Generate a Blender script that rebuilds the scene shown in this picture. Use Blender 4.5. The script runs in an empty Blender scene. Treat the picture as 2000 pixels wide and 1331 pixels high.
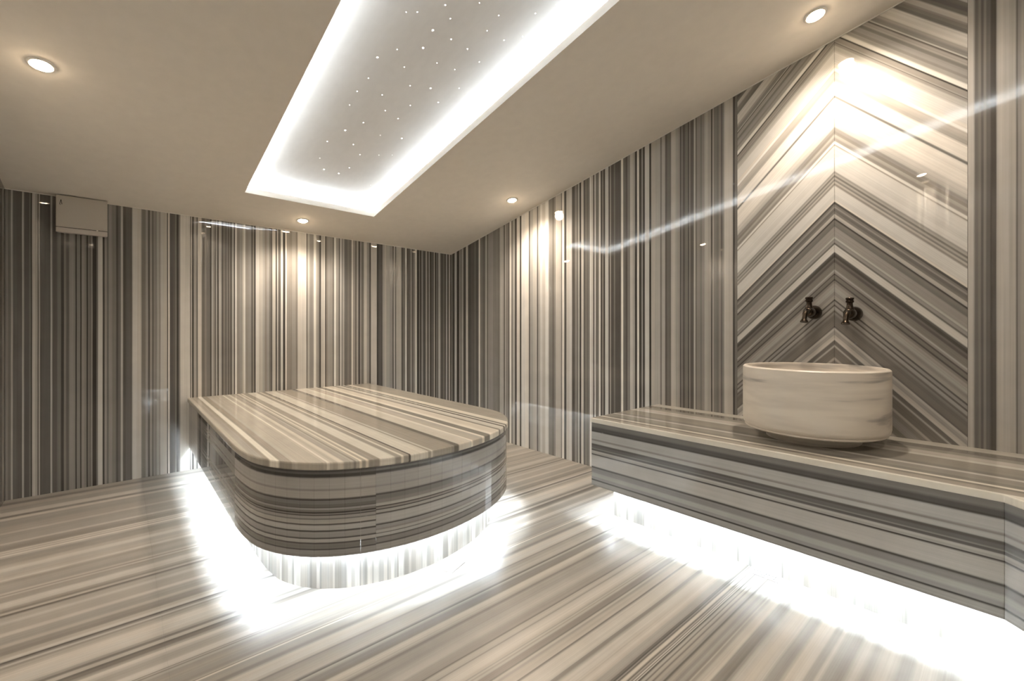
# Striped-marble hammam: round-ended heated slab, wash bench with basin, star-ceiling light cove.
# World: X along the back wall, Y towards the back wall, Z up; metres.
import bpy, bmesh, math, random
from mathutils import Vector, Matrix

C = bpy.context.scene.collection
scene = bpy.context.scene
R = random.Random(7)

# ------------------------------------------------------------------ camera, world, exposure
cam_d = bpy.data.cameras.new('camera')
cam = bpy.data.objects.new('camera', cam_d); C.objects.link(cam)
cam.location = (0, 0, 1.2)
cam.rotation_euler = (math.pi / 2, 0, -0.7196)
cam_d.sensor_width = 36.0
cam_d.lens = 871.7 / 2000 * 36.0
cam_d.shift_y = -(645.9 - 665.5) / 2000 * -1
cam_d.clip_start = 0.02
scene.camera = cam

world = bpy.data.worlds.new('world'); scene.world = world
world.use_nodes = True
world.node_tree.nodes['Background'].inputs[0].default_value = (0.9, 0.95, 1.0, 1)
world.node_tree.nodes['Background'].inputs[1].default_value = 0.02
scene.view_settings.view_transform = 'Standard'
scene.view_settings.look = 'None'
scene.view_settings.gamma = 1
scene.view_settings.use_curve_mapping = False
scene.view_settings.exposure = 1.12

SPOT_W = 34.0              # each ceiling downlight
SPOT_COL = (1.0, 0.83, 0.66)
LED_COVE = 56.0            # emission of the cove LED tape
LED_UNDER = 52.0          # emission of the LED tape under the slab
LED_BENCH = 74.0          # and under the bench
LED_COL = (0.82, 0.91, 1.0)

XL, XR, YB, YN = -0.615, 3.117, 4.716, -1.10


def zc(x, y):              # underside of the sloping ceiling
    return 2.154 - 0.0125 * (x - XR) - 0.184 * (y - YB)


CN = Vector((0.0125, 0.184, 1.0)).normalized()


def S(t):                  # "start:level" pairs, start in 0.1 mm, level 0..90 (dark..white)
    return [(int(a) / 10000.0, int(b) / 10.0) for a, b in (p.split(':') for p in t.split())]


# marble vein sequences, measured across each stone
BACK = S("""-6559:50 -6274:20 -6226:50 -6154:40 -6082:50 -6010:40 -5852:65 -5779:35 -5595:32 -5373:30 -5324:65 -5249:30 -4948:40 
-4898:20 -4834:70 -4669:60 -4554:25 -4503:65 -4438:30 -4361:32 -3944:30 -3904:65 -3825:30 -3547:40 -3359:20 -3197:45 
-3089:32 -2925:50 -2650:45 -2580:10 -2525:45 -2344:40 -2316:12 -2260:50 -2090:45 -1977:18 -1892:42 -1806:35 -1720:50 
-1649:15 -1475:12 -1432:35 -1345:75 -1052:5 -964:50 -816:35 -727:50 -518:42 -276:25 -155:35 -2:65 120:28 305:33 
554:30 679:75 995:72 1250:42 1540:55 1670:28 1800:55 1931:35 2030:50 2162:45 2228:60 2395:50 2462:70 2697:70 2917:30 
2985:90 3070:30 3311:32 3449:42 3553:20 3693:45 3780:80 4150:78 4436:82 4472:40 4544:70 4634:15 4724:62 4942:35 
5015:80 5309:40 5532:50 5644:42 5944:22 6019:65 6171:50 6285:35 6362:68 6458:15 6554:68 6786:30 6902:45 7059:35 
7176:50 7255:30 7334:45 7453:28 7572:65 7732:20 7812:90 7952:50 8175:55 8420:70 8502:85 8625:50 8873:53 9123:30 
9249:50 9354:15 9460:80 9757:68 9886:70 10058:60 10231:48 10404:55 10623:40 10755:28 10865:70 11176:20 11288:70 
11378:32 11625:80 11807:20 12035:90 12127:50 12381:48 12613:55 12988:45 13130:75 13511:75 13896:80 13945:40 14091:65 
14237:50 14680:88 14879:60 15029:50 15230:15 15356:70 15686:78 15789:18 15891:50 16045:58 16304:55 16565:40 16696:95 
16880:58 17199:30 17305:80 17466:50 17628:68 17736:38 18116:45 18281:40 18556:88 18667:55 18946:35 19086:65 19283:18 
19453:55 19623:40 19881:75 20082:80 20198:60 20314:55 20517:25 20664:75 21392:15 21523:30 21915:25 22037:60 22280:70 
22464:62 22897:55 23272:25 23398:75 23556:30 23682:68 24097:70 24355:28 24549:38 24842:88 25038:25 25203:35 25501:55 
25734:30 25868:50 26104:85 26375:10 26613:45 26784:20 26956:55 27164:30 27547:65 27757:25 27933:60 28146:18 28323:42 
28502:30 28645:68 28825:22 29006:48 29152:35 29297:75 29590:35 30034:48 30182:32 30407:75 30594:30 30821:80 31011:20 """)
RIGHT = S("""12052:30 12552:38 12752:15 12852:68 13157:72 13466:45 13570:32 13675:48 13815:38 13957:42 14170:62 14260:20 14350:58 
14568:65 14826:50 15011:42 15123:48 15425:30 15483:70 15597:30 15887:50 15965:22 16043:42 16279:30 16478:50 16558:28 
16678:55 16840:60 17003:70 17415:35 17457:38 17751:30 17857:65 18178:40 18264:65 18745:68 19079:8 19214:80 19646:12 
19784:55 19923:20 20156:93 20321:18 20534:65 20726:75 21016:40 21113:50 21211:30 21408:40 21656:95 21832:30 22468:45 
22546:30 22885:60 22990:15 23095:80 23495:18 23630:50 23793:25 23956:90 24121:40 24509:90 24621:10 24734:75 24961:90 
25132:45 25304:38 25478:45 25652:30 25828:78 26124:8 26303:70 26483:35 26604:50 26847:28 27216:80 27527:75 27905:22 
28160:88 28450:35 28547:68 28808:70 29271:48 29472:35 29674:45 30186:85 30637:70 31059:80 31344:62 31632:30 31777:68 
32364:60 32813:30 32964:87 33498:85 34120:18 34317:82 34835:18 35078:65 35485:38 35650:90 35982:35 36149:50 36571:62 
36742:28 36913:60 37085:65 37607:40 37872:45 38768:52 39690:35 39878:65 40161:35 40734:45 40928:38 41122:88 41416:30 
42011:40 42212:32 42923:28 43545:80 43965:25 44498:65 44822:45 45148:60 45368:18 45922:80 46371:22 46883:55 """)
PIER = S("""-3356:50 -2856:60 -2217:30 -1817:70 -1193:45 -978:60 -538:35 -236:60 -5:55 104:40 151:65 357:68 550:70 663:70 712:65 
761:25 976:35 1110:45 1195:32 1279:42 1365:35 1485:68 """)
CHEV = S("""6326:60 6826:40 7421:50 8016:35 8610:60 9056:40 9502:50 10037:45 10305:60 10454:40 10692:38 11078:65 11167:40 11227:35 
11465:75 11584:70 11732:55 12030:68 12178:35 12268:40 12624:38 12952:45 13070:35 13189:55 13427:30 13516:50 13725:28 
13814:55 14052:48 14260:58 14557:55 14765:45 14914:25 15003:40 15241:28 15330:50 15449:60 15538:42 15984:28 16133:35 
16252:22 16431:30 16549:75 17025:35 17114:50 17233:50 17352:65 17442:52 18066:38 18215:40 18452:20 18542:60 18631:65 
18780:40 18928:35 19136:50 19226:40 19345:25 19493:80 19612:78 20445:50 20564:65 20683:45 20802:60 20921:40 21039:60 
21158:55 21248:80 22288:82 22764:55 22824:85 23002:50 23240:60 23418:45 23597:50 23835:70 24072:75 24370:88 25529:40 
25663:88 26451:60 26749:65 27105:90 27254:83 27492:80 28235:65 28592:50 28728:35 28771:60 28778:50 29130:15 29186:85 
29468:55 29719:46 29845:52 30190:40 30346:55 30660:30 30735:70 30786:45 31099:55 31256:76 31538:78 31946:38 32134:42 
32354:50 32448:72 32793:38 33012:32 33232:38 33483:70 33608:50 33734:70 33890:40 34110:55 34361:30 34612:60 34800:40 
35051:70 35302:50 """)
FLOOR = S("""-7500:50 -7000:60 -4000:45 -2000:65 -500:50 0:55 747:65 1324:50 1901:62 2478:48 2940:65 3402:50 3691:65 3979:45 
4268:50 4556:65 4672:50 4810:50 4903:68 5134:65 5422:45 5653:50 5826:65 5942:65 6346:60 6577:45 6657:35 6750:40 
6923:45 7004:65 7154:60 7350:45 7442:55 7489:40 7558:50 7731:42 7812:50 8020:22 8077:45 8158:52 8285:32 8331:50 
8366:55 8447:30 8481:55 8597:18 8655:65 8689:30 8724:70 8758:35 8805:50 8851:25 8897:68 9059:25 9105:45 9151:18 
9197:30 9289:50 9347:52 9636:62 9694:68 9890:62 9982:68 10467:40 10559:42 10617:62 10675:68 11021:65 11310:30 11367:60 
11425:58 11737:48 11806:60 11922:32 11979:42 12060:40 12268:60 12349:50 12406:60 12476:50 12522:60 12580:70 13041:62 
13122:45 13191:58 13238:60 13469:32 13515:45 13538:48 13792:50 13907:60 14254:55 14484:50 14715:52 15119:38 15200:52 
15269:60 15408:68 15731:40 15777:42 16216:60 16285:28 16366:60 16736:55 16909:50 17163:40 17232:60 17313:65 17601:65 
17948:38 18179:50 18352:50 18594:76 18640:40 18687:55 18756:45 18987:48 19275:50 19564:48 19737:55 19887:40 19933:55 
20037:40 20060:65 20141:70 20430:55 20545:52 20949:60 21042:70 21296:50 21411:35 21665:28 21780:60 21827:60 22011:35 
22173:50 22335:65 22565:68 22912:70 23427:55 23722:45 23821:62 23973:40 24105:22 24208:68 24438:58 24705:42 24977:45 
25312:60 25540:50 25891:52 26251:68 26496:55 26874:55 27327:65 27527:55 28073:30 28212:60 28425:42 28640:50 28859:65 
29082:68 29537:52 29848:50 30134:65 30247:48 30409:62 30573:50 30992:55 31597:50 31953:60 32044:70 32226:60 32786:58 
33267:70 33763:60 34171:50 34801:48 35234:60 35454:75 35678:55 35836:72 36018:55 36133:70 36318:45 37079:50 37447:65 
37696:52 38596:50 39401:62 39677:52 40821:48 41418:50 42190:68 42667:38 43154:65 43992:48 45042:55 45770:35 46332:50 
47379:20 47698:40 """)
SLAB = S("""3984:55 4144:65 4561:55 4882:50 5010:85 5299:50 5427:52 5683:65 5811:62 6709:65 6805:85 6901:65 7030:60 7190:75 
7318:75 7382:55 7671:60 7767:45 7863:60 7991:78 8087:55 8248:78 8344:50 8632:48 8793:75 9466:48 9754:75 9850:50 
10111:20 10197:70 10244:72 10703:75 10929:70 11085:50 11246:70 11328:50 11938:50 12515:45 12617:30 12932:72 13672:75 
13855:85 13955:62 14502:60 14778:85 14963:40 15516:85 15833:75 16594:40 16773:70 17050:75 17335:25 17531:75 17731:30 
17936:75 18146:80 18513:50 19637:50 """)
DRUML = S("""1455:50 1955:44 2107:48 2305:22 2336:38 2583:22 2622:58 2793:22 2831:50 3117:18 3155:60 3410:20 3441:58 3651:35 
3689:50 3822:20 3860:42 3917:15 3975:38 4070:50 4157:26 4184:32 4318:40 4489:20 4546:58 4927:46 4965:58 5499:18 
5652:32 5747:25 5785:40 """)
DRUMR = S("""1493:50 1993:46 2107:50 2336:25 2374:42 2602:28 2641:58 2793:32 2812:58 2945:45 3022:50 3174:22 3212:60 3689:22 
3719:55 3860:22 3898:45 3994:20 4032:58 4165:42 4318:38 4546:25 4603:55 4927:48 4965:55 5537:18 5652:35 5747:25 
5785:40 """)
BENCHF = S("""1386:40 1886:45 2012:50 2297:22 2342:48 2519:55 2772:45 3101:25 3152:60 3950:20 3988:55 4102:60 4197:32 4323:45 
4355:35 4545:30 4640:60 4862:45 4925:60 5444:25 5495:30 5716:42 6096:30 6141:75 6413:80 """)
BENCHT = S("""23157:60 23657:45 23930:80 24153:45 24583:50 25397:70 25648:45 26133:50 27522:70 27892:65 28664:50 29271:40 30122:65 
31496:60 """)

# ------------------------------------------------------------------ materials
def mat(name):
    m = bpy.data.materials.new(name); m.use_nodes = True
    nt = m.node_tree
    return m, nt, nt.nodes['Principled BSDF']


def plain(name, col, rough=0.5, metal=0.0, emit=None, strength=0.0, bump=0.0, bscale=40):
    m, nt, b = mat(name)
    b.inputs['Base Color'].default_value = (*col, 1)
    b.inputs['Roughness'].default_value = rough
    b.inputs['Metallic'].default_value = metal
    if emit:
        b.inputs['Emission Color'].default_value = (*emit, 1)
        b.inputs['Emission Strength'].default_value = strength
    else:
        n = nt.nodes.new('ShaderNodeTexNoise'); n.inputs['Scale'].default_value = bscale
        n.inputs['Detail'].default_value = 4
        r = nt.nodes.new('ShaderNodeMapRange')
        r.inputs['To Min'].default_value = 0.95; r.inputs['To Max'].default_value = 1.05
        nt.links.new(n.outputs['Fac'], r.inputs['Value'])
        mx = nt.nodes.new('ShaderNodeMix'); mx.data_type = 'RGBA'; mx.blend_type = 'MULTIPLY'
        mx.inputs[0].default_value = 1.0
        mx.inputs[6].default_value = (*col, 1)
        nt.links.new(r.outputs[0], mx.inputs[7])
        nt.links.new(mx.outputs[2], b.inputs['Base Color'])
        if bump:
            bp = nt.nodes.new('ShaderNodeBump'); bp.inputs['Strength'].default_value = bump
            bp.inputs['Distance'].default_value = 0.002
            nt.links.new(n.outputs['Fac'], bp.inputs['Height'])
            nt.links.new(bp.outputs[0], b.inputs['Normal'])
    return m


def stone(L, rnd, soft=0.0, lift=0.0):
    L = max(0.0, min(9.6, L))
    L = max(0.0, 5.2 + (L - 5.2) * (1 - soft) + lift)
    v = 0.034 + 0.72 * (L / 9.0) ** 1.75
    k = L / 9.0
    w = rnd.uniform(-0.02, 0.02)
    r = 1.055 - 0.035 * k + w; g = 1.0; b = 0.915 + 0.035 * k - w
    return (v * r, v * g, v * b, 1)


def marble(name, data, kind, rough=0.06, soft=0.0, lift=0.0, edge=0.3, blur=0.0, warp=0.004,
           shift=0.0, seam=0.715, grain=0.055, seed=1, tint=(1, 1, 1), ior=1.5):
    """striped marble; kind says which way the veins are counted:
    X, Y, Z = along that axis, CHEV = 45 degree chevron folded at y = seam, U = along the mesh's own run"""
    rnd = random.Random(seed)
    m, nt, b = mat(name)
    N, K = nt.nodes.new, nt.links.new
    geo = N('ShaderNodeNewGeometry')
    sep = N('ShaderNodeSeparateXYZ')

    def mth(op, a, bb=None):
        n = N('ShaderNodeMath'); n.operation = op
        for i, v in enumerate((a, bb)):
            if v is None: continue
            if isinstance(v, (int, float)): n.inputs[i].default_value = v
            else: K(v, n.inputs[i])
        return n.outputs[0]
    K(geo.outputs['Position'], sep.inputs[0])
    if kind in 'XYZ':
        c = sep.outputs[kind]
    elif kind == 'CHEV':
        c = mth('ADD', sep.outputs['Z'], mth('ABSOLUTE', mth('SUBTRACT', sep.outputs['Y'], seam)))
    else:
        uv = N('ShaderNodeUVMap'); s2 = N('ShaderNodeSeparateXYZ')
        K(uv.outputs[0], s2.inputs[0]); c = s2.outputs['X']
    # gentle drift of the veins
    nz = N('ShaderNodeTexNoise'); nz.inputs['Scale'].default_value = 1.3; nz.inputs['Detail'].default_value = 2
    K(geo.outputs['Position'], nz.inputs['Vector'])
    c = mth('ADD', c, mth('MULTIPLY', mth('SUBTRACT', nz.outputs['Fac'], 0.5), warp))
    if shift: c = mth('ADD', c, shift)
    # stops: each vein a plateau with soft flanks
    stops = []
    for i, (p, L) in enumerate(data):
        nxt = data[i + 1][0] if i + 1 < len(data) else p + 0.05
        w = nxt - p
        col = stone(L, rnd, soft, lift); col = (col[0] * tint[0], col[1] * tint[1], col[2] * tint[2], 1)
        e = min(w * edge, 0.012 + blur)
        stops.append((p + e * 0.5, col)); stops.append((nxt - e * 0.5, col))
    col_out = None
    i = 0
    while i < len(stops):
        ch = stops[i:i + 30]
        if i + 30 < len(stops): ch.append(stops[i + 30])
        lo, hi = ch[0][0], ch[-1][0]
        if hi - lo < 1e-5: break
        mr = N('ShaderNodeMapRange'); mr.inputs['From Min'].default_value = lo; mr.inputs['From Max'].default_value = hi
        K(c, mr.inputs['Value'])
        rp = N('ShaderNodeValToRGB'); K(mr.outputs[0], rp.inputs[0])
        el = rp.color_ramp.elements
        while len(el) < len(ch): el.new(0.5)
        for q, (p, cc) in enumerate(ch):
            el[q].position = q / (len(ch) - 1)
        for q, (p, cc) in enumerate(ch):
            el[q].color = cc
        for q in range(len(ch)):
            el[q].position = (ch[q][0] - lo) / (hi - lo)
        if col_out is None:
            col_out = rp.outputs[0]
        else:
            mx = N('ShaderNodeMix'); mx.data_type = 'RGBA'
            K(mth('GREATER_THAN', c, lo), mx.inputs[0])
            K(col_out, mx.inputs[6]); K(rp.outputs[0], mx.inputs[7]); col_out = mx.outputs[2]
        i += 30
    # fine grain running with the veins
    cv = N('ShaderNodeCombineXYZ')
    K(mth('MULTIPLY', c, 170.0), cv.inputs[0])
    K(mth('MULTIPLY', sep.outputs['X' if kind != 'X' else 'Y'], 1.1), cv.inputs[1])
    K(mth('MULTIPLY', sep.outputs['Z' if kind != 'Z' else 'Y'], 1.1), cv.inputs[2])
    n2 = N('ShaderNodeTexNoise'); n2.inputs['Scale'].default_value = 1.0; n2.inputs['Detail'].default_value = 5
    K(cv.outputs[0], n2.inputs['Vector'])
    r2 = N('ShaderNodeMapRange'); r2.inputs['From Min'].default_value = 0.25; r2.inputs['From Max'].default_value = 0.75
    r2.inputs['To Min'].default_value = 1 - 2 * grain; r2.inputs['To Max'].default_value = 1 + 2 * grain
    K(n2.outputs['Fac'], r2.inputs['Value'])
    # cloudy patches
    n3 = N('ShaderNodeTexNoise'); n3.inputs['Scale'].default_value = 9; n3.inputs['Detail'].default_value = 5
    K(geo.outputs['Position'], n3.inputs['Vector'])
    r3 = N('ShaderNodeMapRange'); r3.inputs['To Min'].default_value = 0.9; r3.inputs['To Max'].default_value = 1.1
    K(n3.outputs['Fac'], r3.inputs['Value'])
    mm = mth('MULTIPLY', r2.outputs[0], r3.outputs[0])
    mx = N('ShaderNodeMix'); mx.data_type = 'RGBA'; mx.blend_type = 'MULTIPLY'; mx.inputs[0].default_value = 1
    K(col_out, mx.inputs[6]); K(mm, mx.inputs[7])
    K(mx.outputs[2], b.inputs['Base Color'])
    b.inputs['Roughness'].default_value = rough
    b.inputs['IOR'].default_value = ior
    return m


def rand_stripes(lo, hi, seed, wmin=0.008, wmax=0.06):
    r = random.Random(seed); o = []; p = lo
    while p < hi:
        o.append((p, r.choice((2.2, 3, 3.5, 4, 4.5, 5, 5.5, 6.5, 7.5, 8.5)))); p += r.uniform(wmin, wmax) * r.uniform(0.3, 1)
    return o


M = {}
M['back'] = marble('marble_back', BACK, 'X', 0.008, ior=1.62, soft=-0.15, seed=2)
M['right'] = marble('marble_right', rand_stripes(-1.2, RIGHT[0][0], 5)[:0] + RIGHT, 'Y', 0.006, ior=1.62, soft=-0.15, seed=3)
M['pier'] = marble('marble_pier', rand_stripes(-1.2, PIER[0][0], 6) + PIER, 'Y', 0.006, ior=1.62, soft=-0.15, seed=4)
M['chevron'] = marble('marble_chevron', CHEV, 'CHEV', 0.008, ior=1.62, soft=-0.15, seed=5, edge=0.35)
M['left'] = marble('marble_left', rand_stripes(-1.2, 4.8, 11), 'Y', 0.035, seed=6)
M['near'] = marble('marble_near', rand_stripes(-0.7, 3.2, 12), 'X', 0.035, seed=7)
M['floor'] = marble('marble_floor', FLOOR, 'Y', 0.34, soft=-0.03, lift=0.12, tint=(1.03, 1, 0.95), edge=0.55, blur=0.02, warp=0.012, seed=8)
M['slabtop'] = marble('marble_slab_top', SLAB, 'X', 0.14, soft=-0.1, lift=0.7, tint=(1.03, 1, 0.93), ior=1.33, warp=0.006, seed=9)
M['slabtop'].node_tree.nodes['Principled BSDF'].inputs['Specular IOR Level'].default_value = 0.3
M['druml'] = marble('marble_front_left', DRUML, 'Z', 0.10, soft=-0.25, lift=0.7, tint=(0.98, 1, 1.03), grain=0.04, warp=0.004, seed=10)
M['drumr'] = marble('marble_front_right', DRUMR, 'Z', 0.10, soft=-0.25, lift=0.7, tint=(0.98, 1, 1.03), grain=0.04, warp=0.004, seed=11)
M['side'] = marble('marble_slab_side', DRUML, 'Z', 0.03, warp=0.004, seed=20)
M['benchf'] = marble('marble_bench_front', BENCHF, 'Z', 0.14, edge=0.35, soft=-0.5, lift=0.4, tint=(0.97, 1, 1.04), grain=0.04, warp=0.006, seed=12)
BENCHT = [(2.25, 8.2), (2.313, 5.5)] + BENCHT[1:]
M['bencht'] = marble('marble_bench_top', BENCHT, 'X', 0.08, soft=-0.3, tint=(1.01, 1, 0.95), ior=1.4, warp=0.006, seed=13)
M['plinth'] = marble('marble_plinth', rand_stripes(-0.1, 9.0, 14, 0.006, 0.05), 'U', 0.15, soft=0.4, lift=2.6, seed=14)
M['plaster'] = plain('ceiling_plaster', (0.80, 0.752, 0.685), 0.75, bump=0.05, bscale=60)
M['panel'] = plain('cove_plaster', (0.74, 0.72, 0.69), 0.7)
M['grout'] = plain('dark_grout', (0.05, 0.045, 0.04), 0.9)
M['bed'] = plain('screed', (0.25, 0.23, 0.21), 0.9)
M['trimwhite'] = plain('white_trim', (0.8, 0.78, 0.74), 0.4)
M['box'] = plain('grey_box', (0.50, 0.47, 0.42), 0.35)
M['boxlow'] = plain('grey_box_lip', (0.56, 0.52, 0.48), 0.35)
M['dark'] = plain('gap_shade_and_mark', (0.02, 0.018, 0.016), 0.8)  # painted shade for the box gap, own colour for the peaked mark
M['drain_shade'] = plain('drain_shade', (0.0015, 0.0015, 0.0015), 1.0)  # near-black colour standing in for the shade below the grate
M['drain_shade'].node_tree.nodes['Principled BSDF'].inputs['Specular IOR Level'].default_value = 0.0
M['bronze'] = plain('dark_bronze', (0.055, 0.042, 0.032), 0.24, metal=1.0, bump=0.1, bscale=90)
M['steel'] = plain('white_grate', (0.75, 0.76, 0.77), 0.3)
M['led_cove'] = plain('led_cove', (1, 1, 1), 0.5, emit=LED_COL, strength=LED_COVE)
M['led_under'] = plain('led_under', (1, 1, 1), 0.5, emit=LED_COL, strength=LED_UNDER)
M['led_bench'] = plain('led_bench', (1, 1, 1), 0.5, emit=LED_COL, strength=LED_BENCH)
M['lens'] = plain('lamp_lens', (1, 1, 1), 0.3, emit=(1.0, 0.76, 0.50), strength=52.0)
M['star'] = plain('star_point', (1, 1, 1), 0.3, emit=(1.0, 0.97, 0.92), strength=7.0)


def basin_material():
    m, nt, b = mat('white_veined_marble')
    N, K = nt.nodes.new, nt.links.new
    geo = N('ShaderNodeNewGeometry'); mp = N('ShaderNodeMapping')
    mp.inputs['Scale'].default_value = (1.3, 1.3, 10); mp.inputs['Rotation'].default_value = (0.035, 0.05, 0)
    K(geo.outputs['Position'], mp.inputs['Vector'])
    n = N('ShaderNodeTexNoise'); n.inputs['Scale'].default_value = 1.2; n.inputs['Detail'].default_value = 3.5
    n.inputs['Roughness'].default_value = 0.6; n.inputs['Distortion'].default_value = 0.35
    K(mp.outputs[0], n.inputs['Vector'])
    rp = N('ShaderNodeValToRGB'); e = rp.color_ramp.elements
    e[0].position = 0.31; e[0].color = (0.34, 0.32, 0.30, 1)
    e[1].position = 0.62; e[1].color = (0.84, 0.79, 0.71, 1)
    q = e.new(0.42); q.color = (0.72, 0.67, 0.60, 1)
    K(n.outputs['Fac'], rp.inputs[0]); K(rp.outputs[0], b.inputs['Base Color'])
    b.inputs['Roughness'].default_value = 0.32
    return m


M['basin'] = basin_material()


# ------------------------------------------------------------------ builders
def link(name, me, m, parent=None):
    o = bpy.data.objects.new(name, me); C.objects.link(o)
    if m is not None: me.materials.append(m)
    if parent is not None: o.parent = parent
    return o


def origin(o):
    v = Vector((0, 0, 0))
    while o is not None:
        v += o.location; o = o.parent
    return v


def mesh(name, verts, faces, m, parent=None, smooth=False, uv=None, bevel=0.0, seg=2):
    """verts in world metres; stored relative to the parent's origin"""
    off = origin(parent)
    me = bpy.data.meshes.new(name)
    me.from_pydata([tuple(Vector(v) - off) for v in verts], [], faces)
    bm = bmesh.new(); bm.from_mesh(me)
    bmesh.ops.recalc_face_normals(bm, faces=bm.faces)
    if bevel:
        es = [e for e in bm.edges if len(e.link_faces) == 2 and e.calc_face_angle(0) > 0.5]
        bmesh.ops.bevel(bm, geom=es, offset=bevel, segments=seg, profile=0.5, affect='EDGES')
    if uv is not None:
        lay = bm.loops.layers.uv.new('UVMap')
        bm.verts.ensure_lookup_table()
        for f in bm.faces:
            for l in f.loops: l[lay].uv = uv[l.vert.index]
    bm.to_mesh(me); bm.free()
    if smooth:
        for p in me.polygons: p.use_smooth = True
    return link(name, me, m, parent)


def prism(name, poly, z0, z1, m, parent=None, **k):
    """poly in plan (x, y), counter-clockwise"""
    n = len(poly)
    v = [(x, y, z0) for x, y in poly] + [(x, y, z1) for x, y in poly]
    f = [tuple(range(n))[::-1], tuple(range(n, 2 * n))] + [(i, (i + 1) % n, n + (i + 1) % n, n + i) for i in range(n)]
    return mesh(name, v, f, m, parent, **k)


def box(name, a, b, m, parent=None, **k):
    (x0, y0, z0), (x1, y1, z1) = a, b
    return prism(name, [(x0, y0), (x1, y0), (x1, y1), (x0, y1)], z0, z1, m, parent, **k)


def lathe(name, prof, n, m, parent=None, frame=None, smooth=True):
    """prof: (r, h) pairs; frame: 4x4 whose z axis is the lathe axis"""
    fr = frame or Matrix.Identity(4)
    v, f = [], []
    for r, h in prof:
        for i in range(n):
            a = 2 * math.pi * i / n
            v.append(tuple(fr @ Vector((r * math.cos(a), r * math.sin(a), h))))
    k = len(prof)
    for j in range(k - 1):
        for i in range(n):
            f.append((j * n + i, j * n + (i + 1) % n, (j + 1) * n + (i + 1) % n, (j + 1) * n + i))
    if prof[0][0] > 1e-6: f.append(tuple(range(n))[::-1])
    if prof[-1][0] > 1e-6: f.append(tuple(range((k - 1) * n, k * n)))
    o = mesh(name, v, f, m, parent)
    bm = bmesh.new(); bm.from_mesh(o.data)
    bmesh.ops.remove_doubles(bm, verts=bm.verts, dist=1e-6)
    bmesh.ops.recalc_face_normals(bm, faces=bm.faces)
    bm.to_mesh(o.data); bm.free()
    if smooth:
        for p in o.data.polygons: p.use_smooth = True
        o.data.set_sharp_from_angle(angle=math.radians(38))
    return o


def tube(name, pts, radii, n, m, parent=None):
    """round tube through points with a radius at each"""
    v, f = [], []
    P = [Vector(p) for p in pts]
    for i, p in enumerate(P):
        t = (P[min(i + 1, len(P) - 1)] - P[max(i - 1, 0)]).normalized()
        up = Vector((0, 1, 0)); s = t.cross(up).normalized(); u = s.cross(t)
        for j in range(n):
            a = 2 * math.pi * j / n
            v.append(tuple(p + radii[i] * (math.cos(a) * s + math.sin(a) * u)))
    for i in range(len(P) - 1):
        for j in range(n):
            f.append((i * n + j, i * n + (j + 1) % n, (i + 1) * n + (j + 1) % n, (i + 1) * n + j))
    f.append(tuple(range(n))[::-1]); f.append(tuple(range((len(P) - 1) * n, len(P) * n)))
    o = mesh(name, v, f, m, parent)
    for p in o.data.polygons: p.use_smooth = True
    o.data.set_sharp_from_angle(angle=math.radians(50))
    return o


def tag(o, label=None, cat=None, group=None, kind=None):
    if label: o['label'] = label
    if cat: o['category'] = cat
    if group: o['group'] = group
    if kind: o['kind'] = kind
    return o


def thing(name, label, cat, loc, group=None):
    o = bpy.data.objects.new(name, None); C.objects.link(o)
    o.empty_display_size = 0.1
    o.location = loc
    return tag(o, label, cat, group)


def copy_tree(o, parent=None):
    c = o.copy(); C.objects.link(c); c.parent = parent
    for ch in list(o.children): copy_tree(ch, c)
    return c


# ------------------------------------------------------------------ room shell
TOPZ = 3.45
fl = tag(box('floor', (XL - 0.14, YN - 0.14, -0.14), (XR + 0.14, YB + 0.14, -0.03), M['bed']), kind='structure')
xs = [XL, 0.127, XR]
for i in range(2):
    box('marble_slab', (xs[i] + 0.0002, YN, -0.03), (xs[i + 1] - 0.0002, YB, 0.0), M['floor'], fl)

wb = tag(box('wall_back', (XL - 0.14, YB + 0.02, -0.03), (XR + 0.14, YB + 0.14, TOPZ), M['grout']), kind='structure')
xs = [XL, -0.1023, 0.4616, 1.20, 2.1374, XR]
for i in range(5):
    a, b = xs[i] + 0.0006, xs[i + 1] - 0.0006
    za, zb = zc(a, YB), zc(b, YB)
    v = [(a, YB, 0), (b, YB, 0), (b, YB, zb), (a, YB, za), (a, YB + .02, 0), (b, YB + .02, 0), (b, YB + .02, zb), (a, YB + .02, za)]
    mesh('marble_panel', v, [(0, 1, 2, 3), (4, 7, 6, 5), (0, 4, 5, 1), (1, 5, 6, 2), (2, 6, 7, 3), (3, 7, 4, 0)], M['back'], wb)

wr = tag(box('wall_right', (XR + 0.02, YN - 0.14, -0.03), (XR + 0.14, YB + 0.14, TOPZ), M['grout']), kind='structure')


def right_panel(y0, y1, m, name='marble_panel', g=0.0006):
    a, b = y0 + g, y1 - g
    za, zb = zc(XR, a), zc(XR, b)
    v = [(XR, a, 0), (XR, b, 0), (XR, b, zb), (XR, a, za), (XR + .02, a, 0), (XR + .02, b, 0), (XR + .02, b, zb), (XR + .02, a, za)]
    return mesh(name, v, [(0, 1, 2, 3), (4, 7, 6, 5), (0, 4, 5, 1), (1, 5, 6, 2), (2, 6, 7, 3), (3, 7, 4, 0)], m, wr)


for a, b in ((3.42, YB), (2.4678, 3.42), (1.2585, 2.4678)):
    right_panel(a, b, M['right'])
right_panel(0.715, 1.2585, M['chevron'], 'chevron_panel', 0.0008)
right_panel(0.1729, 0.715, M['chevron'], 'chevron_panel', 0.0008)
right_panel(-0.45, 0.1729, M['pier'])
right_panel(YN, -0.45, M['pier'])

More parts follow.
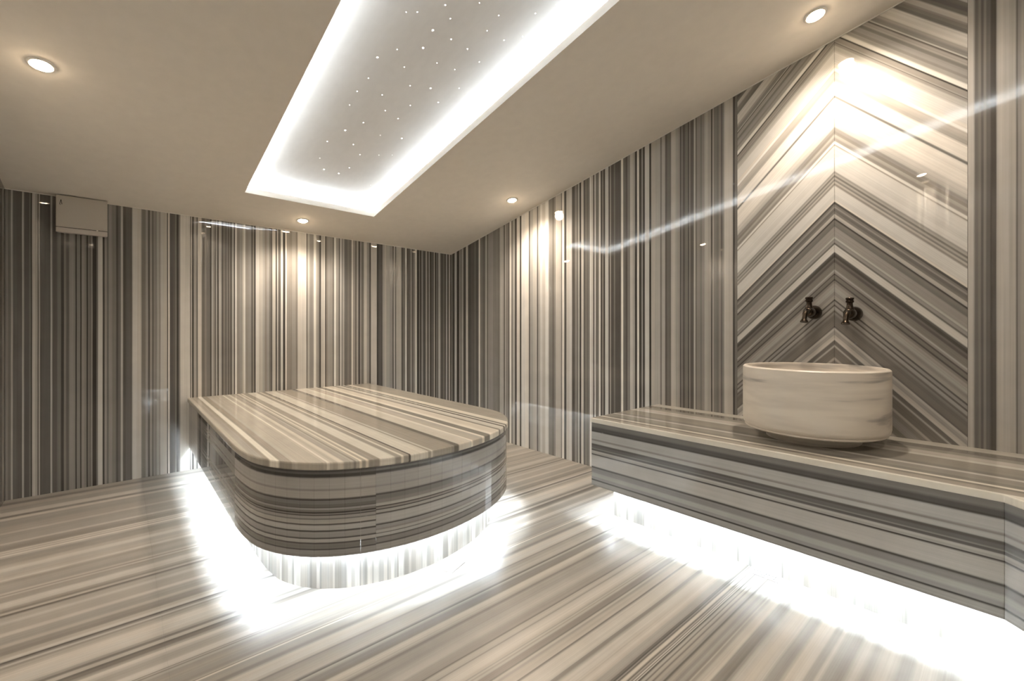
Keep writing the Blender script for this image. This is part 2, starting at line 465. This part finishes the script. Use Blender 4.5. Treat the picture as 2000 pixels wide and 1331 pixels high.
tag(box('wall_left', (XL - 0.14, YN - 0.14, -0.03), (XL, YB + 0.02, TOPZ), M['left']), kind='structure')
tag(box('wall_near', (XL, YN - 0.14, -0.03), (XR + 0.02, YN, TOPZ), M['near']), kind='structure')

# sloping ceiling with the cove opening
OX0, OX1, OY0, OY1 = 0.743, 1.818, -0.25, 4.078
LIP = 0.05


def cp(x, y, h=0.0):
    return tuple(Vector((x, y, zc(x, y))) + CN * h)


ex0, ex1, ey0, ey1 = XL - 0.05, XR + 0.02, YN - 0.05, YB + 0.02
ring = [(ex0, ey0), (ex1, ey0), (ex1, ey1), (ex0, ey1)]
inn = [(OX0, OY0), (OX1, OY0), (OX1, OY1), (OX0, OY1)]
v = [cp(*p) for p in ring] + [cp(*p) for p in inn] + [cp(*p, LIP) for p in ring] + [cp(*p, LIP) for p in inn]
f = []
for i in range(4):
    j = (i + 1) % 4
    f += [(i, j, 4 + j, 4 + i), (8 + i, 12 + i, 12 + j, 8 + j), (4 + i, 4 + j, 12 + j, 12 + i), (i, 8 + i, 8 + j, j)]
tag(mesh('ceiling', v, f, M['plaster']), kind='structure')

# thin white sealing bead where ceiling meets the marble
def bead(name, p, q, m):
    p, q = Vector(p), Vector(q)
    d = (q - p).normalized(); s = d.cross(Vector((0, 0, 1))).normalized(); u = s.cross(d)
    v = [p + s * a + u * b for a, b in ((-.003, -.004), (.003, -.004), (.003, .002), (-.003, .002))]
    v += [w + (q - p) for w in v]
    return tag(mesh(name, v, [(0, 3, 2, 1), (4, 5, 6, 7), (0, 1, 5, 4), (1, 2, 6, 5), (2, 3, 7, 6), (3, 0, 4, 7)], m), kind='structure')


bead('trim_1', (XR - .004, YN, zc(XR, YN)), (XR - .004, YB - .004, zc(XR, YB)), M['trimwhite'])
bead('trim_2', (XL, YB - .004, zc(XL, YB)), (XR - .004, YB - .004, zc(XR, YB)), M['trimwhite'])

# ------------------------------------------------------------------ star panel in the light cove
POC = 0.12                                        # pocket behind the opening
H1 = 0.120                                        # height of the star panel over the ceiling face
sp = thing('star_ceiling_panel', 'raised white ceiling panel dotted with tiny star lights inside glowing rectangular cove', 'ceiling light', cp(1.28, 1.8))


def slab_on_ceiling(name, x0, y0, x1, y1, h0, h1, m, parent):
    v = [cp(x, y, h) for h in (h0, h1) for x, y in ((x0, y0), (x1, y0), (x1, y1), (x0, y1))]
    return mesh(name, v, [(0, 3, 2, 1), (4, 5, 6, 7), (0, 1, 5, 4), (1, 2, 6, 5), (2, 3, 7, 6), (3, 0, 4, 7)], m, parent)


slab_on_ceiling('recessed_panel', OX0 - POC - .02, OY0 - POC - .02, OX1 + POC + .02, OY1 + POC + .02, H1, H1 + .015, M['panel'], sp)
for x0, y0, x1, y1 in ((OX0 - POC - .02, OY0 - POC - .02, OX0 - POC, OY1 + POC + .02), (OX1 + POC, OY0 - POC - .02, OX1 + POC + .02, OY1 + POC + .02),
                       (OX0 - POC, OY0 - POC - .02, OX1 + POC, OY0 - POC), (OX0 - POC, OY1 + POC, OX1 + POC, OY1 + POC + .02)):
    slab_on_ceiling('cove_side', x0, y0, x1, y1, LIP, H1, M['panel'], sp)
g = 0.035
for x0, y0, x1, y1 in ((OX0 - g - .01, OY0 - g, OX0 - g, OY1 + g), (OX1 + g, OY0 - g, OX1 + g + .01, OY1 + g),
                       (OX0 - g, OY1 + g, OX1 + g, OY1 + g + .01), (OX0 - g, OY0 - g - .01, OX1 + g, OY0 - g)):
    slab_on_ceiling('led_strip', x0, y0, x1, y1, LIP + .0005, LIP + .004, M['led_cove'], sp)

STARS = [(1.277,1.919), (1.257,2.161), (1.080,2.357), (1.073,2.009), (1.119,1.978), (1.212,1.867), (1.346,1.763), (1.679,1.552), (1.240,2.030), (1.353,2.027), (1.473,1.765), (1.625,1.649), (1.672,1.797), (1.482,1.874), (1.600,1.873), (1.145,2.247), (1.238,2.342), (1.379,2.214), (1.466,2.033), (1.581,2.075), (1.494,2.202), (1.682,2.350), (1.104,2.533), (1.093,2.673), (1.233,2.624), (1.339,2.461), (1.456,2.414), (1.566,2.502), (1.102,2.817), (1.428,2.623), (1.314,2.752), (1.246,2.943), (1.423,2.785), (1.175,3.085), (1.403,3.020), (1.550,2.977), (1.117,3.273), (1.286,3.220), (1.379,3.323), (1.503,3.260), (1.589,3.211), (1.142,3.513), (1.341,3.664), (1.381,3.542), (1.221,3.658), (1.642,3.727), (1.606,2.320)]
BIG = {1, 2, 8, 33, 42, 35, 44, 26}
star_me = {}
for i, (x, y) in enumerate(STARS):
    r = 0.0052 if i in BIG else R.choice((0.0024, 0.0028, 0.0033))
    c0 = Vector(cp(x, y, H1))
    n = 10
    t1 = Vector((1, 0, -0.0125)).normalized(); t2 = CN.cross(t1)
    v = [c0 + t1 * (r * math.cos(a)) + t2 * (r * math.sin(a)) for a in [2 * math.pi * k / n for k in range(n)]] + [c0 - CN * r * 0.5]
    mesh('star_light', v, [(k, (k + 1) % n, n) for k in range(n)], M['star'], sp)

# ------------------------------------------------------------------ downlights
def downlight(x, y, label):
    c0 = Vector(cp(x, y))
    t = thing('downlight', label, 'downlight', c0, 'recessed ceiling downlights')
    q = (-CN).to_track_quat('Z', 'Y').to_matrix().to_4x4()
    fr = Matrix.Translation(c0) @ q
    lathe('trim_ring', [(0.040, 0.0), (0.040, 0.004), (0.043, 0.006), (0.050, 0.005), (0.054, 0.0015), (0.054, 0.0)], 32, M['trimwhite'], t, fr)
    lathe('lens', [(0.0, 0.017), (0.014, 0.0163), (0.026, 0.0135), (0.0345, 0.0085), (0.0395, 0.0015)], 28, M['lens'], t, fr)
    ld = bpy.data.lights.new('spot', 'SPOT'); ld.energy = SPOT_W; ld.color = SPOT_COL
    ld.spot_size = math.radians(150); ld.spot_blend = 1.0; ld.shadow_soft_size = 0.045
    lo = bpy.data.objects.new('lamp', ld); C.objects.link(lo); lo.parent = t
    lo.location = -CN * 0.045
    lo.rotation_euler = CN.to_track_quat('Z', 'Y').to_euler()
    return t


downlight(-0.29, 3.13, 'round warm downlight in the ceiling at far left, above the grey box wall')
downlight(1.28, 4.43, 'round warm downlight in the ceiling just behind the cove, over the slab')
downlight(2.793, 3.187, 'round warm downlight in the ceiling right of the cove near the back corner')
downlight(2.80, 0.728, 'round warm downlight in the ceiling over the chevron wall and basin')
downlight(1.25, -0.72, 'round warm downlight behind the camera, seen only mirrored in the back wall')
downlight(-0.45, 0.73, 'round warm downlight left of the camera, seen only mirrored in the chevron wall')

# ------------------------------------------------------------------ heated slab
OUT = [(0.430, YB), (0.430, 2.66), (0.436, 2.52), (0.452, 2.38), (0.482, 2.27), (0.545, 2.15), (0.625, 2.055), (0.725, 1.98), (0.84, 1.925),
       (0.97, 1.889), (1.12, 1.875), (1.30, 1.888), (1.50, 1.938), (1.68, 2.02), (1.84, 2.14), (1.965, 2.30),
       (2.03, 2.46), (2.052, 2.64), (2.054, YB)]


def resample(poly, step):
    """smooth the curved run (Catmull-Rom) and cut it into equal steps; ends stay straight"""
    P = [Vector(p) for p in poly]
    core = P[1:-1]
    pts = []
    for i in range(len(core) - 1):
        p0 = core[max(i - 1, 0)]; p1 = core[i]; p2 = core[i + 1]; p3 = core[min(i + 2, len(core) - 1)]
        for k in range(12):
            t = k / 12
            pts.append(0.5 * ((2 * p1) + (p2 - p0) * t + (2 * p0 - 5 * p1 + 4 * p2 - p3) * t * t + (3 * p1 - p0 - 3 * p2 + p3) * t ** 3))
    pts.append(core[-1])
    L = [0.0]
    for i in range(1, len(pts)): L.append(L[-1] + (pts[i] - pts[i - 1]).length)
    n = max(2, round(L[-1] / step)); out = []
    for k in range(n + 1):
        s = L[-1] * k / n
        i = 0
        while i < len(L) - 2 and L[i + 1] < s: i += 1
        w = (s - L[i]) / max(1e-9, L[i + 1] - L[i])
        out.append(pts[i].lerp(pts[i + 1], w))
    return [P[0]] + out + [P[-1]]


def inset(path, d):
    """shift an open plan path to its left by d (inwards for a counter-clockwise run)"""
    o = []
    for i, p in enumerate(path):
        ns = []
        if i > 0: t = (path[i] - path[i - 1]).normalized(); ns.append(Vector((-t.y, t.x)))
        if i < len(path) - 1: t = (path[i + 1] - path[i]).normalized(); ns.append(Vector((-t.y, t.x)))
        n = sum(ns, Vector((0, 0))).normalized()
        k = n.dot(ns[0])
        o.append(p + n * (d / max(k, 0.4)))
    return o


def ribbon(name, a, b, z, th, m, parent):
    """flat band between two plan paths"""
    n = len(a)
    v = [(*p, z) for p in a] + [(*p, z) for p in b] + [(*p, z + th) for p in a] + [(*p, z + th) for p in b]
    f = []
    for i in range(n - 1):
        f += [(i, i + 1, n + i + 1, n + i), (2 * n + i, 3 * n + i, 3 * n + i + 1, 2 * n + i + 1),
              (i, 2 * n + i, 2 * n + i + 1, i + 1), (n + i, n + i + 1, 3 * n + i + 1, 3 * n + i)]
    f += [(0, n, 3 * n, 2 * n), (n - 1, 3 * n - 1, 4 * n - 1, 2 * n - 1)]
    return mesh(name, v, f, m, parent)


def upright(name, a, b, z0, z1, m, parent, uv=False):
    """standing shell between two plan paths"""
    n = len(a)
    v = [(*p, z0) for p in a] + [(*p, z1) for p in a] + [(*p, z0) for p in b] + [(*p, z1) for p in b]
    f = []
    for i in range(n - 1):
        f += [(i, i + 1, n + i + 1, n + i), (2 * n + i, 3 * n + i, 3 * n + i + 1, 2 * n + i + 1),
              (i, 2 * n + i, 2 * n + i + 1, i + 1), (n + i, n + i + 1, 3 * n + i + 1, 3 * n + i)]
    f += [(0, n, 3 * n, 2 * n), (n - 1, 3 * n - 1, 4 * n - 1, 2 * n - 1)]
    u = None
    if uv:
        s = [0.0]
        for i in range(1, n): s.append(s[-1] + (a[i] - a[i - 1]).length)
        u = [(t, z) for z in (0, 1) for t in s] * 2
    return mesh(name, v, f, m, parent, uv=u)


ZT, ZB = 0.62, 0.20
slab = thing('heated_slab', 'low round-fronted slab of striped marble against the back wall, glowing underneath', 'marble slab', (1.24, 3.3, 0))
path = resample(OUT, 0.066)
fine = resample(OUT, 0.022)
# top with a rounded edge
TH = 0.036
prof = [(0.006, ZT - TH), (0.0015, ZT - TH + 0.003), (0.0, ZT - TH + 0.008), (0.0, ZT - 0.008), (0.002, ZT - 0.0025), (0.007, ZT)]
rows = [(inset(fine, d), z) for d, z in prof]
n = len(fine); v = []
for pth, z in rows:
    for i, p in enumerate(pth):
        v.append((p.x, min(p.y, YB), z) if 0 < i < n - 1 else (p.x, YB, z))
f = []
for r in range(len(rows) - 1):
    for i in range(n - 1): f.append((r * n + i, r * n + i + 1, (r + 1) * n + i + 1, (r + 1) * n + i))
f.append(tuple(range((len(rows) - 1) * n, len(rows) * n))); f.append(tuple(range(n))[::-1])
f.append(tuple(r * n for r in range(len(rows))) + tuple(r * n + n - 1 for r in reversed(range(len(rows)))))
top = mesh('top', v, f, M['slabtop'], slab)
# facing: two long flat side panels, and narrow strips set round the curved front
A = inset(path, 0.010); B = inset(path, 0.030)
jx = 0.871                                         # joint where the vein pattern jumps
for i in range(len(A) - 1):
    d = (A[i + 1] - A[i]).normalized() * 0.0003
    a = [A[i] + d, A[i + 1] - d]; b = [B[i] + d, B[i + 1] - d]
    if i in (0, len(A) - 2):
        for q in (a, b):
            for p in q: p.y = min(p.y, YB - 0.0005)
        upright('side_panel', a, b, ZB, ZT - TH, M['side'], slab)
    else:
        upright('facing_strip', a, b, ZB, ZT - TH, M['druml' if (A[i].x + A[i + 1].x) / 2 < jx else 'drumr'], slab)
# underside board, plinth and LED tape
poly = [(p.x, min(p.y, YB - .001)) for p in inset(path, 0.031)]
prism('underside', poly, ZB + 0.055, ZB + 0.075, M['trimwhite'], slab)
P1 = inset(fine, 0.115); P2 = inset(fine, 0.135)
for q in (P1, P2):
    for p in q: p.y = min(p.y, YB - .001)
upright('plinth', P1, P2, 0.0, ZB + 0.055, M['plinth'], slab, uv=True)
T1 = inset(fine, 0.066); T2 = inset(fine, 0.078)
for q in (T1, T2):
    for p in q: p.y = min(p.y, YB - .002)
ribbon('led_strip', T1, T2, ZB + 0.0505, 0.004, M['led_under'], slab)

# ------------------------------------------------------------------ wash bench (L-shaped, cut corner)
BT, BB = 0.631, 0.195
FX, EY, NY = 2.305, 1.851, -0.29
CH = 0.33                                          # cut corner
bench = thing('wash_bench', 'long striped marble bench along the right wall carrying the basin, lit underneath', 'bench', (2.7, 0.9, 0))
FR = [(XR, EY), (FX, EY), (FX, NY + CH), (FX - CH, NY), (0.30, NY), (0.30, YN)]
FRv = [Vector(p) for p in FR]
BTH = 0.030
prism('seat_top', [(XR - .0005, EY), (XR - .0005, YN + .0005), (0.30, YN + .0005), (0.30, NY), (FX - CH, NY), (FX, NY + CH), (FX, EY)][::-1], BT - BTH, BT,
      M['bencht'], bench, bevel=0.004)
fa = inset(FRv, 0.004); fb_ = inset(FRv, 0.024)
for i, nm in enumerate(('end_panel', 'front_panel', 'corner_panel', 'front_panel', 'end_panel')):
    d = (fa[i + 1] - fa[i]).normalized() * 0.0006
    a = [fa[i] + d, fa[i + 1] - d]; b = [fb_[i] + d, fb_[i + 1] - d]
    for q in (a, b):
        for p in q: p.x = min(p.x, XR - .001); p.y = max(p.y, YN + .001)
    upright(nm, a, b, BB, BT - BTH, M['benchf'], bench)


def clampb(q):
    for p in q: p.x = min(p.x, XR - .001); p.y = max(p.y, YN + .001)
    return q


ub = clampb(inset(FRv, 0.025))
prism('underside', [(p.x, p.y) for p in ub] + [(XR - .001, YN + .001)], BB + 0.055, BB + 0.075, M['trimwhite'], bench)
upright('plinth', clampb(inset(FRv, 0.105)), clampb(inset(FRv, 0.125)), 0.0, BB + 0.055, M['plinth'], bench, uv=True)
ribbon('led_strip', clampb(inset(FRv, 0.058)), clampb(inset(FRv, 0.070)), BB + 0.0505, 0.004, M['led_bench'], bench)

# ------------------------------------------------------------------ basin
bx, by = 2.764, 0.734
bas = thing('wash_basin', 'round white veined marble basin standing on the bench below two taps', 'basin', (bx, by, BT))
fr = Matrix.Translation((bx, by, 0))
RB = 0.326
lathe('bowl', [(0.0, 0.705), (0.21, 0.707), (0.275, 0.732), (0.297, 0.79), (0.300, 0.94), (0.301, 1.001), (0.304, 1.0075), (0.310, 1.0095),
               (0.319, 1.0085), (0.325, 1.003), (RB, 0.993), (RB, 0.716), (0.3225, 0.701), (0.316, 0.693), (0.316, 0.686), (0.308, 0.680),
               (0.280, 0.676), (0.225, 0.672), (0.0, 0.672)], 96, M['basin'], bas, fr)
lathe('foot', [(0.0, 0.672), (0.205, 0.672), (0.212, 0.660), (0.212, BT), (0.0, BT)], 64, M['basin'], bas, fr)

# ------------------------------------------------------------------ taps
def bib_tap(y, z, label):
    """wall-mounted bib tap reaching out along -X from the marble"""
    t = thing('bib_tap', label, 'tap', (XR, y, z), 'wall taps over the basin')
    fx = Matrix.Translation((XR, y, z)) @ Matrix.Rotation(-math.pi / 2, 4, 'Y')      # lathe axis -> -X
    lathe('wall_flange', [(0.040, 0.0), (0.0415, 0.006), (0.041, 0.016), (0.038, 0.030), (0.033, 0.042), (0.027, 0.050), (0.0, 0.052)], 32, M['bronze'], t, fx)
    lathe('body', [(0.0, 0.046), (0.025, 0.046), (0.025, 0.060), (0.027, 0.070), (0.029, 0.084), (0.028, 0.116), (0.024, 0.130), (0.016, 0.137), (0.0, 0.138)], 24, M['bronze'], t, fx)
    sx = XR - 0.100
    fz = Matrix.Translation((sx, y, z))
    st = lathe('stem', [(0.0, 0.010), (0.0215, 0.010), (0.0215, 0.024), (0.016, 0.034), (0.014, 0.048), (0.0135, 0.058), (0.0, 0.058)], 24, M['bronze'], t, fz)
    lathe('knob', [(0.0, 0.056), (0.012, 0.056), (0.0185, 0.061), (0.0190, 0.069), (0.0165, 0.072), (0.0165, 0.0745), (0.0195, 0.077), (0.0195, 0.084), (0.017, 0.0865), (0.0, 0.088)], 24, M['bronze'], st, fz)
    pts = [(XR - 0.122, y, z + 0.002), (XR - 0.142, y, z + 0.001), (XR - 0.160, y, z - 0.004), (XR - 0.174, y, z - 0.015), (XR - 0.182, y, z - 0.030),
           (XR - 0.187, y, z - 0.043), (XR - 0.189, y, z - 0.050), (XR - 0.191, y, z - 0.056), (XR - 0.192, y, z - 0.060)]
    tube('spout', pts, [0.017, 0.0165, 0.0155, 0.014, 0.0125, 0.013, 0.0165, 0.020, 0.020], 20, M['bronze'], t)
    return t


bib_tap(0.815, 1.308, 'dark bronze bib tap left of the chevron seam, over the basin')
bib_tap(0.622, 1.294, 'dark bronze bib tap right of the chevron seam, over the basin')

# ------------------------------------------------------------------ wall box
bxo = thing('control_box', 'flat pale grey box fixed high on the back wall under the ceiling', 'wall box', (-0.22, YB, 1.92))
x0, x1, zb0 = -0.359, -0.078, 1.925
zt = 2.198
box('body', (x0 + .004, YB - 0.052, zb0 + .003), (x1 - .004, YB, zt - .003), M['boxlow'], bxo, bevel=0.003)
fc = box('front_cover', (x0, YB - 0.060, zb0 + 0.040), (x1, YB - 0.046, zt), M['box'], bxo, bevel=0.003)
box('lower_lip', (x0, YB - 0.060, zb0), (x1, YB - 0.046, zb0 + 0.036), M['boxlow'], bxo, bevel=0.003)
box('groove_shade', (x0 + .003, YB - 0.054, zb0 + .0362), (x1 - .003, YB - .0515, zb0 + .0398), M['dark'], bxo)  # thin dark strip added as painted shade inside the gap
yf = YB - 0.0605


def stroke(p, q, w):
    p, q = Vector(p), Vector(q); d = (q - p).normalized(); s = Vector((-d.y, d.x)) * w
    return [p - s, p + s, q + s, q - s]


v, f = [], []
for seg in (stroke((-.338, 2.130), (-.3315, 2.165), .0016), stroke((-.3315, 2.165), (-.326, 2.130), .0016), stroke((-.338, 2.130), (-.333, 2.126), .0014)):
    k = len(v); v += [(p.x, yf, p.y) for p in seg] + [(p.x, yf + .001, p.y) for p in seg]
    f += [(k, k + 1, k + 2, k + 3), (k + 4, k + 7, k + 6, k + 5), (k, k + 4, k + 5, k + 1), (k + 1, k + 5, k + 6, k + 2), (k + 2, k + 6, k + 7, k + 3), (k + 3, k + 7, k + 4, k)]
tag(mesh('peak_mark', v, f, M['dark'], fc), 'small dark peaked mark')
tag(box('latch', (-0.140, YB - 0.063, zb0 + .0345), (-0.131, YB - .058, zb0 + .0425), M['trimwhite'], fc, bevel=0.001), 'small white catch')

# ------------------------------------------------------------------ floor drains
def drain(cx, cy, L, W, rot, nbar, label):
    t = thing('floor_drain', label, 'drain', (cx, cy, 0), 'slotted floor drains')
    rt = Matrix.Translation((cx, cy, 0)) @ Matrix.Rotation(rot, 4, 'Z')

    def rb(name, xa, ya, xb, yb, za, zb, m):
        P = [(rt @ Vector((x, y, 0))).to_2d() for x, y in ((xa, ya), (xb, ya), (xb, yb), (xa, yb))]
        return prism(name, [(p.x, p.y) for p in P], za, zb, m, t)
    rb('sump_shade', -L / 2 + .004, -W / 2 + .004, L / 2 - .004, W / 2 - .004, 0.0, 0.0006, M['drain_shade'])  # flat plate on the floor, its black painting the shade of a hole
    for xa, ya, xb, yb in ((-L / 2, -W / 2, L / 2, -W / 2 + .008), (-L / 2, W / 2 - .008, L / 2, W / 2), (-L / 2, -W / 2 + .008, -L / 2 + .008, W / 2 - .008), (L / 2 - .008, -W / 2 + .008, L / 2, W / 2 - .008)):
        rb('frame', xa, ya, xb, yb, 0.0, 0.004, M['steel'])
    rb('cross_bar', -L / 2 + .008, -.004, L / 2 - .008, .004, 0.0006, 0.0032, M['steel'])
    p = (L - .016) / nbar
    for i in range(nbar):
        x = -L / 2 + .008 + p * i
        rb('grate_bar', x + p * .3, -W / 2 + .008, x + p, -.004, 0.0006, 0.003, M['steel'])
        rb('grate_bar', x + p * .3, .004, x + p, W / 2 - .008, 0.0006, 0.003, M['steel'])
    return t


drain(1.272, 1.908, 0.115, 0.072, math.radians(22), 7, 'small slotted white drain on the floor at the foot of the round slab')
drain(2.372, 0.83, 0.14, 0.060, math.radians(90), 9, 'small slotted white drain on the floor under the bench edge')
